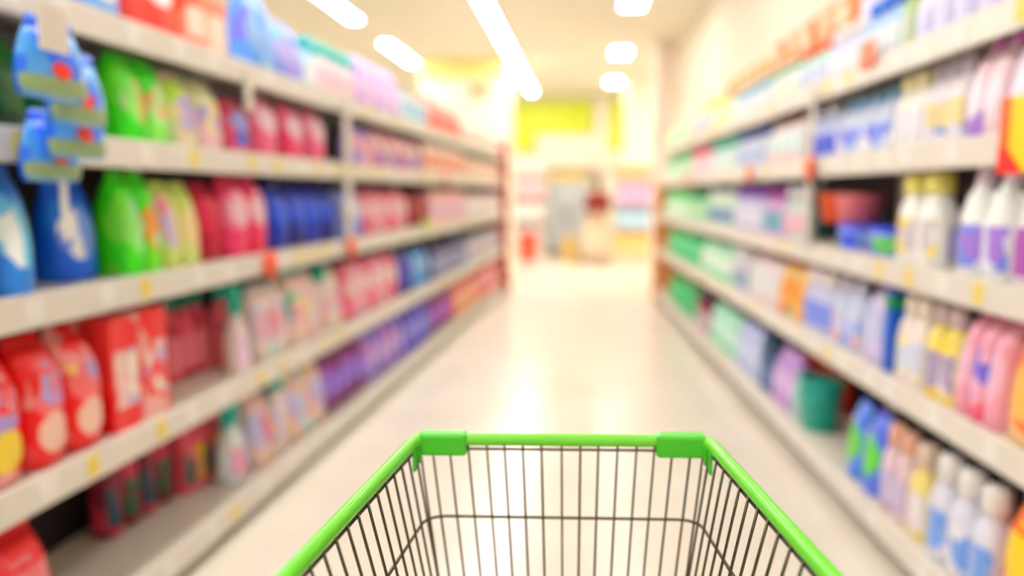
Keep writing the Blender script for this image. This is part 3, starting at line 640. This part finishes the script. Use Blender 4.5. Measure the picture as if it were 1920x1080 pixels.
for i in range(5): lamp(-4.55, 16.6-3.2*i, .6, .32, 'short ceiling lamp far beyond the shelving row', 'short ceiling lamps far beyond the shelving')  # here too the farthest lamp is added for the back wall
for i in range(3): lamp(2.3, 15.9-1.6*i, 1.48, .22, 'fluorescent lamp in the side bay behind the wall-end pillar', 'added ceiling lamps in the side bay')  # out-of-view row added to brighten the back wall from the right

# pillars
def pillar(x0, x1, y0, y1, name, mat, **k): return struct(name, box(x0, x1, y0, y1, 0, ZC-.001, .01), mat)
a = at_y(788, 200, 12.7).x; b = at_y(952, 200, 12.7).x
pillar(a, b, 12.7, 13.9, 'pillar_shelving_end', CREAM)
o = struct('trim_1', box(a-.01, b+.01, 12.66, 12.699, ZC-.32, ZC-.002), plain((250, 240, 150), .6))
q0 = at_y(900, 170, 12.5)
t = thing('hanging_sign', 'small brown hanging ornament before the cream pillar', 'sign', (q0.x, 12.45, q0.z-.1), 0)
obj('plaque', box(-.16, .16, -.01, .01, 0, .2, .02), plain((206, 176, 120), .5), t)
for sx in (-1, 1): obj('cord', tube([(sx*.12, 0, .19), (sx*.12, 0, ZC-q0.z+.1)], .004, 6), plain((180, 160, 120), .6), t)
a = at_y(1172, 200, 15.0).x; b = at_y(1222, 200, 15.0).x
pillar(a, b, 15.0, 15.6, 'pillar_aisle_end', plain((252, 248, 230), .6))
a = at_y(1226, 200, 11.6).x; b = at_y(1266, 200, 11.6).x
pillar(a, b, 11.4, 11.8, 'pillar_wall_end', plain((248, 232, 222), .6))

# lime fascia on the back wall, bulkhead below
LIME = plain((216, 230, 52), .5, name='lime_panel')
def wallbox(u0, u1, v0, v1, y, th, mat, name, label=None, cat=None, kind=None):
    A = at_y(u0, v0, y); B = at_y(u1, v1, y)
    me = box(A.x, B.x, y, y+th, max(.002, B.z), A.z, .01)
    o = obj(name, me, mat)
    if kind: o['kind'] = kind
    if label: tag(o, label, cat)
    return o
o = wallbox(957, 1113, 190, 250, YB-.06, .058, LIME, 'fascia_panel', 'wide lime yellow panel high on the back wall', 'panel')
o = wallbox(960, 1004, 251, 284, YB-.06, .058, LIME, 'fascia_panel', 'square lime yellow panel hanging below the wide lime panel', 'panel')
o = wallbox(1143, 1167, 187, 281, YB-.06, .058, LIME, 'fascia_panel', 'narrow upright lime yellow panel on the back wall beside the pillar', 'panel')
wallbox(1015, 1140, 252, 314, YB-.4, .33, plain((244, 228, 206), .6), 'trim_2', kind='structure')
wallbox(1115, 1141, 186, 250, YB-.12, .11, CREAM, 'trim_3', kind='structure')

# upright cooler with glass doors
A = at_z(1026, 446, 0); yc = min(A.y, 16.7)
xa, xb = at_y(1026, 400, yc).x, at_y(1098, 400, yc).x; zt = at_y(1050, 322, yc).z
t = thing('display_cooler', 'grey glass-door display cooler standing against the back wall', 'cooler', ((xa+xb)/2, yc, 0))
hw = (xb-xa)/2
obj('cabinet', box(-hw, hw, .05, .7, .001, zt, .01), plain((190, 196, 196), .5), t)
obj('header', box(-hw, hw, -.02, .0495, zt-.2, zt, .008), plain((226, 200, 128), .5), t)
obj('plinth', box(-hw, hw, -.01, .0495, .001, .16, .006), plain((150, 152, 136), .5), t)
GL = plain((196, 208, 216), .12, name='cooler_glass')
for k in range(2):
    d = obj('door', box(-hw+k*hw+.004, -hw+(k+1)*hw-.004, .0, .049, .17, zt-.21, .006), plain((206, 210, 208), .4), t)
    obj('pane', box(-hw+k*hw+.05, -hw+(k+1)*hw-.05, -.006, -.0005, .23, zt-.27), GL, d)
    obj('handle', box(-.012+(-.03 if k == 0 else .03), .012+(-.03 if k == 0 else .03), -.04, -.007, .7, 1.1, .004), plain((160, 164, 166), .3, .6), d)

# left-hand promotion stand with boxes, right-hand promotion stand, orange bin
def stand(u0, u1, vtop, yq, label, cols, head, base, names, grp, th=.45, rows=3):
    xa, xb = at_y(u0, 400, yq).x, at_y(u1, 400, yq).x; zt = at_y((u0+u1)/2, vtop, yq).z; hw = (xb-xa)/2
    t = thing('promotion_stand', label, 'stand', ((xa+xb)/2, yq, 0))
    obj('back_board', box(-hw, hw, th, th+.03, .001, zt), plain((244, 234, 220), .6), t)
    obj('header', box(-hw, hw, 0, .03, zt-.18, zt, .006), head, t)
    for sx in (-1, 1): obj('side_panel', box(sx*hw-.012, sx*hw+.012, .0, th-.001, .001, zt, .004), base, t)
    zs = [.25+(zt-.5)*k/rows for k in range(rows)]
    for z in zs: obj('shelf', box(-hw+.013, hw-.013, .01, th-.001, z-.025, z-.0005), base, t)
    obj('plinth', box(-hw+.013, hw-.013, .02, .04, .001, zs[0]-.026), base, t)
    ci = 0; hh = (zt-.5)/rows
    for ri, z in enumerate(zs):
        nn = 4; ww = (2*hw-.04)/nn
        for k in range(nn):
            c = cols[ri % len(cols)]; h2 = hh*.82
            b = thing('carton', f'{names[ri]} on {grp}', 'box', ((xa+xb)/2-hw+.02+ww*(k+.5), yq+.16, z), 0, f'{names[ri]} on {grp}')
            for pn, me, mt in P_carton(ww*.92, h2, .2, lc(c), lc(tuple(min(255, int(x*.6+110)) for x in c))): obj(pn, me, mt, b)
stand(958, 1022, 300, 16.2, 'white promotion stand with pink goods beyond the red-ended row', [(206, 204, 202), (226, 222, 220), (244, 176, 184)], plain((232, 232, 224), .5), plain((238, 226, 214), .5), ['grey-white carton', 'off-white carton', 'pink carton'], 'the white promotion stand')
stand(1152, 1228, 312, 14.3, 'promotion stand with orange header board before the round pillar'.replace('round ', 'white '), [(236, 196, 110), (170, 206, 246), (206, 160, 206)], plain((246, 180, 104), .5), plain((246, 226, 196), .5), ['amber carton', 'sky-blue carton', 'mauve carton'], 'the orange-headed stand')
p = at_z(990, 488, 0)
t = thing('waste_bin', 'orange-red plastic bin standing on the floor before the promotion stand', 'bin', (p.x, p.y, 0))
secs = [(.001, .12, .12), (.02, .135, .135), (.48, .165, .165), (.5, .17, .17)]
obj('body', loft(secs, 2.6, 24), lc((252, 86, 48)), t); obj('lid', loft([(.495, .175, .175), (.54, .175, .175), (.56, .14, .14)], 2.6, 24), lc((248, 96, 56)), t)

# pallet bin of goods and shopper
p = at_z(1126, 490, 0); px, py = p.x, p.y
t = thing('pallet', 'wooden pallet under the cream cardboard bin', 'pallet', (px, py, 0))
for k in range(5): obj('board', box(-.42, .42, -.4+k*.17, -.29+k*.17, .11, .13), plain((214, 160, 106), .6), t)
for k in range(3): obj('bearer', box(-.42+k*.37, -.32+k*.37, -.4, .39, .001, .1095), plain((200, 146, 96), .6), t)
t = thing('cardboard_bin', 'cream cardboard bin standing on the wooden pallet', 'bin', (px, py, .131))
for (x0, x1, y0, y1) in ((-.36, .36, -.36, -.34), (-.36, .36, .34, .36), (-.36, -.34, -.339, .339), (.34, .36, -.339, .339)):
    obj('side', box(x0, x1, y0, y1, 0, .6, .004), plain((246, 226, 196), .6), t)
obj('base', box(-.339, .339, -.339, .339, 0, .02), plain((240, 216, 180), .6), t)
for k in range(6):
    o = obj('goods_pack', box(-.1, .1, -.14, .14, 0, .44, .02), lc([(246, 214, 150), (250, 232, 206), (240, 190, 120)][k % 3]))
    o.location = (px-.22+.22*(k % 3), py-.16+.32*(k//3), .152)
    tag(o, ['amber pack standing in the cardboard bin', 'creamy pack standing in the cardboard bin', 'tan pack standing in the cardboard bin'][k % 3], 'pack', 'packs in the cardboard bin, '+['amber', 'creamy', 'tan'][k % 3])
# amber crate and dark basket beside it
t = thing('floor_crate', 'amber crate on the floor beside the pallet', 'crate', (px-.62, py+.1, 0))
for (x0, x1, y0, y1) in ((-.15, .15, -.2, -.18), (-.15, .15, .18, .2), (-.15, -.13, -.179, .179), (.13, .15, -.179, .179)):
    obj('side', box(x0, x1, y0, y1, .001, .48, .006), plain((226, 190, 110), .5), t)
obj('base', box(-.129, .129, -.179, .179, .001, .02), plain((226, 190, 110), .5), t)
t = thing('floor_crate', 'dark grey crate on the floor between the cardboard bin and the orange-headed stand', 'crate', (px+.6, py+.25, 0))
t['label'] = 'dark grey tall crate on the floor between cardboard bin and orange-headed stand'
for (x0, x1, y0, y1) in ((-.13, .13, -.2, -.18), (-.13, .13, .18, .2), (-.13, -.11, -.179, .179), (.11, .13, -.179, .179)):
    obj('side', box(x0, x1, y0, y1, .001, .75, .006), plain((110, 114, 124), .5), t)
obj('base', box(-.109, .109, -.179, .179, .001, .02), plain((110, 114, 124), .5), t)

def skin(name, verts, edges, radii, mat, parent, sub=2, root=0):
    me = bpy.data.meshes.new(name); me.from_pydata(verts, edges, []); o = obj(name, me, mat, parent)
    m = o.modifiers.new('skin', 'SKIN'); m.use_smooth_shade = True
    lay = me.skin_vertices[0] if me.skin_vertices else None
    for i, r in enumerate(radii):
        rr = r if isinstance(r, tuple) else (r, r)
        lay.data[i].radius = rr; lay.data[i].use_root = (i == root)
    s = o.modifiers.new('sub', 'SUBSURF'); s.levels = sub; s.render_levels = sub
    return o
def person(x, y, rz):
    t = thing('person', 'person in a dark red top standing behind the cardboard bin', 'person', (x, y, 0), rz)
    SK = plain((224, 176, 146), .55)
    V, E, Rr = [], [], []
    def add(p, r, pr=None):
        V.append(p); Rr.append(r)
        if pr is not None: E.append((pr, len(V)-1))
        return len(V)-1
    pel = add((0, 0, .9), (.13, .1)); ab = add((0, -.005, 1.05), (.12, .09), pel); ch = add((0, 0, 1.24), (.14, .1), ab); nk = add((0, .005, 1.39), .05, ch)
    hb = add((0, -.005, 1.46), (.062, .075), nk); hm = add((0, -.012, 1.53), (.074, .09), hb); ht = add((0, -.005, 1.605), (.055, .065), hm)
    nz = add((0, -.118, 1.52), .012, hm)
    arms = []
    for s in (-1, 1):
        h = add((s*.09, 0, .86), .085, pel); k = add((s*.1, -.015, .47), .055, h); an = add((s*.1, .015, .08), .036, k); to = add((s*.105, -.13, .035), (.035, .03), an)
        sh = add((s*.185, 0, 1.31), .055, ch); el = add((s*.235, -.02, 1.05), .042, sh); wr = add((s*.21, -.22, .97), .028, el); pa = add((s*.2, -.29, .965), (.03, .018), wr)
        for f in range(4):
            a1 = add((s*.2+(f-1.5)*.018, -.335, .962), .0095, pa); a2 = add((s*.2+(f-1.5)*.019, -.335-.028-(.008 if f in (1, 2) else 0), .952), .0085, a1); add((s*.2+(f-1.5)*.019, -.38-(.01 if f in (1, 2) else 0), .936), .0078, a2)
        th = add((s*.2-s*.04, -.285, .958), .0105, pa); add((s*.2-s*.055, -.325, .95), .009, th)
        ea = add((s*.086, .0, 1.525), .013, hm)
    skin('body', V, E, Rr, SK, t)
    RED = plain((150, 14, 26), .7, name='dark_red_cloth')
    V2, E2, R2 = [(0, 0, .86), (0, -.005, 1.05), (0, 0, 1.24), (0, .004, 1.345)], [(0, 1), (1, 2), (2, 3)], [(.165, .125), (.15, .12), (.17, .15), (.08, .085)]
    for s in (-1, 1):
        n = len(V2); V2 += [(s*.19, 0, 1.31), (s*.238, -.02, 1.05), (s*.222, -.13, 1.005)]; E2 += [(2, n), (n, n+1), (n+1, n+2)]; R2 += [.075, .058, .05]
    skin('shirt', V2, E2, R2, RED, t)
    V3, E3, R3 = [(0, 0, .9)], [], [(.155, .12)]
    for s in (-1, 1):
        n = len(V3); V3 += [(s*.092, 0, .82), (s*.1, -.015, .47), (s*.1, .012, .1)]; E3 += [(0, n), (n, n+1), (n+1, n+2)]; R3 += [.1, .075, .06]
    skin('trousers', V3, E3, R3, plain((214, 190, 156), .8), t)
    hair = loft([(1.44, .07, .05, .045), (1.5, .086, .075, .03), (1.56, .09, .09, .02), (1.62, .078, .08, .012), (1.66, .04, .045, .006), (1.668, .01, .012, .005)], 2, 18, 'hair')
    obj('hair', hair, plain((84, 58, 48), .6), t)
    for s in (-1, 1):
        e = loft([(-.008, .004, .004), (-.004, .009, .006), (.004, .009, .006), (.008, .004, .004)], 2, 10, 'eye'); e.transform(Matrix.Translation((s*.032, -.098, 1.54))); obj('eye', e, plain((30, 26, 26), .3), t)
        sh = loft([(.001, .045, .12, -.05), (.03, .046, .13, -.05), (.06, .042, .1, -.03), (.09, .04, .05, .01)], 2.4, 16, 'shoe'); sh.transform(Matrix.Translation((s*.1, 0, 0))); obj('shoe', sh, plain((50, 44, 44), .5), t)
    return t
pp = at_y(1121, 400, py+.85)
person(pp.x, py+.85, PI)

# ------------------------------------------------------------------ shopping cart (sharp foreground)
ZR = H-.324                                     # rim height
CX = -.031
fl = at_z(785, 828, ZR); fr = at_z(1331, 822, ZR); HWF = (fr-fl).length/2
CRZ = math.radians(1.5); CM = (fl+fr)/2; CM.x -= .006; YFRONT = CM.y
CART_M = Matrix.Translation((CM.x, CM.y, 0)) @ Matrix.Rotation(CRZ, 4, 'Z') @ Matrix.Translation((0, -YFRONT, 0))
CI = CART_M.inverted()
bl_ = CI @ at_z(530, 1072, ZR); br_ = CI @ at_z(1556, 1072, ZR); HWB = (br_.x-bl_.x)/2-.005; YBK = (bl_.y+br_.y)/2
slope = (HWB-HWF)/(YFRONT-YBK)
YREAR = .2
cart = thing('shopping_cart', 'wire shopping cart with green plastic rim on the aisle floor', 'shopping cart', CART_M.to_translation(), CRZ)
cart.rotation_euler[1] = -math.radians(.8)      # stands with one side a hair high on the floor
cart.location.x += ZR*math.sin(math.radians(.8))
def hw_rim(y): return HWF+slope*(YFRONT-y)
def rim_pt(s, y, dz=0): return Vector((s*hw_rim(y), y, ZR+dz))
rr = .0085
# rounded-corner helper: U-shaped path (rear left -> front left -> front right -> rear right)
def upath(hwf, hwr, yf, yr, z, rc, zr=None):
    zr = z if zr is None else zr
    def corner(s):
        c = Vector((s*hwf, yf, z)); d = (Vector((s*hwr, yr, zr))-c).normalized(); e = Vector((-s, 0, 0))
        pts = []
        for i in range(7):
            t_ = i/6; pts.append((c+d*rc)*(1-t_)**2 + c*2*t_*(1-t_) + (c+e*rc)*t_**2)
        return pts
    return [Vector((-hwr, yr, zr))]+corner(-1)+corner(1)[::-1]+[Vector((hwr, yr, zr))]
hwr = hw_rim(YREAR)
obj('rim', tube(upath(HWF, hwr, YFRONT, YREAR, ZR, .022), rr, 12), GREEN, cart)
# corner sleeves on the front bar
for s in (-1, 1):
    bm = bmesh.new(); x0, x1 = sorted((s*(HWF-.004), s*(HWF-.069)))
    box_bm(bm, x0, x1, YFRONT-.0125, YFRONT+.0115, ZR-.0205, ZR+.0105, .005)
    sl = obj('corner_sleeve', bm_mesh(bm), GREEN_D, cart)
    obj('locking_tab', box(s*(HWF-.003)-.0022, s*(HWF-.003)+.0022, YFRONT-.034, YFRONT-.024, ZR-.034, ZR-.006, .001), GREEN_D, sl)
    obj('gusset', box(s*(HWF-.006)-.003, s*(HWF-.006)+.003, YFRONT-.02, YFRONT-.013, ZR-.027, ZR-.004, .001), GREEN_D, sl)
# geometry of the tapering basket: half width / front position at depth dz below the rim
DB = .42
def hw_at(y, dz):                               # side wall leans inwards, more towards the rear
    top = hw_rim(y); low = .179-.0+.06*(YFRONT-y)
    lean = (top-low)/.1
    return top - min(lean, .22)*dz if dz > .1 else top-(top-low)*dz/.1
def yf_at(dz): return YFRONT-.1*dz
wr_ = .00165
# second wire directly below the rim, mid ring
obj('rim_wire', tube(upath(HWF-.002, hwr-.004, YFRONT-.002, YREAR, ZR-.0125, .02), .0019, 8), WIRE, cart)
def ring(dz, rad, name):
    yf = yf_at(dz); obj(name, tube(upath(hw_at(yf, dz), hw_at(YREAR, dz), yf, YREAR, ZR-dz, .03), rad, 8), WIRE, cart)
ring(.103, .0021, 'ring_wire')
for dz in (.2, .3): ring(dz, .0021, 'ring_wire')
ring(DB, .0035, 'base_ring')
# front wires
fx = [788, 811, 843, 878, 913, 946, 980, 1015, 1053, 1088, 1122, 1158, 1194, 1228, 1262, 1297, 1321]
for u in fx:
    x = (CI @ at_y(u, 840, YFRONT)).x; f = x/HWF
    pts = []
    for dz in (.004, .05, .1, .2, .3, DB):
        yf = yf_at(dz); pts.append((f*hw_at(yf, dz), yf-.0035, ZR-dz))
    obj('front_wire', tube(pts, wr_, 6), WIRE, cart)
# side wires
ys = [YFRONT-.021-.0295*i for i in range(24)]
for s in (-1, 1):
    for y in ys:
        pts = [(s*(hw_at(y, dz)-.0035), y-.02*dz, ZR-dz) for dz in (.004, .05, .1, .2, .3, DB)]
        obj('side_wire', tube(pts, wr_, 6), WIRE, cart)
# floor of the basket
for k in range(9):
    f = -1+2*k/8
    obj('base_wire', tube([(f*hw_at(yf_at(DB), DB)*.98, yf_at(DB), ZR-DB+.003), (f*hw_at(YREAR, DB)*.98, YREAR, ZR-DB+.003)], .0016, 6), WIRE, cart)
for k in range(8):
    y = YREAR+(yf_at(DB)-YREAR)*k/8
    obj('base_wire', tube([(-hw_at(y, DB), y, ZR-DB-.003), (hw_at(y, DB), y, ZR-DB-.003)], .0016, 6), WIRE, cart)
# handle, rear flap, chassis and castors (below the picture)
obj('handle', tube([(-hwr, YREAR, ZR), (-hwr-.004, YREAR-.05, ZR+.02), (hwr+.004, YREAR-.05, ZR+.02), (hwr, YREAR, ZR)], .013, 12), GREEN, cart)
rf = obj('rear_flap', tube([(-hwr+.01, YREAR+.01, ZR-.03), (hwr-.01, YREAR+.01, ZR-.03), (hw_at(YREAR, DB)-.02, YREAR+.01, ZR-DB+.01), (-hw_at(YREAR, DB)+.02, YREAR+.01, ZR-DB+.01)], .002, 6, True), WIRE, cart)
for k in range(1, 12):
    f = -1+2*k/12; obj('flap_wire', tube([(f*(hwr-.01), YREAR+.01, ZR-.03), (f*(hw_at(YREAR, DB)-.02), YREAR+.01, ZR-DB+.01)], .0015, 6), WIRE, rf)
for s in (-1, 1):
    obj('chassis_tube', tube([(s*.2, YREAR, ZR-.1), (s*.21, YREAR+.05, .25), (s*.2, YREAR+.1, .16), (s*.15, YFRONT-.12, .14)], .011, 10), WIRE, cart)
    obj('chassis_post', tube([(s*.12, YFRONT-.2, ZR-DB-.002), (s*.17, YREAR+.24, .155)], .009, 8), WIRE, cart)
    for y, xx in ((YREAR+.12, .2), (YFRONT-.14, .15)):
        fk = obj('castor_fork', box(s*xx-.022, s*xx+.022, y-.02, y+.02, .08, .14, .006), WIRE, cart)
        wh = loft([(-.013, .045, .045), (-.01, .05, .05), (.01, .05, .05), (.013, .045, .045)], 2, 24, 'wheel'); wh.transform(Matrix.Rotation(PI/2, 4, 'Y')); wh.transform(Matrix.Translation((s*xx, y, .0505)))
        obj('wheel', wh, plain((60, 60, 62), .6), fk)
for k in range(2):
    y = YREAR+.12+k*(YFRONT-.26-YREAR); xx = .2-.05*k; obj('chassis_cross', tube([(-xx, y, .15), (xx, y, .15)], .009, 8), WIRE, cart)
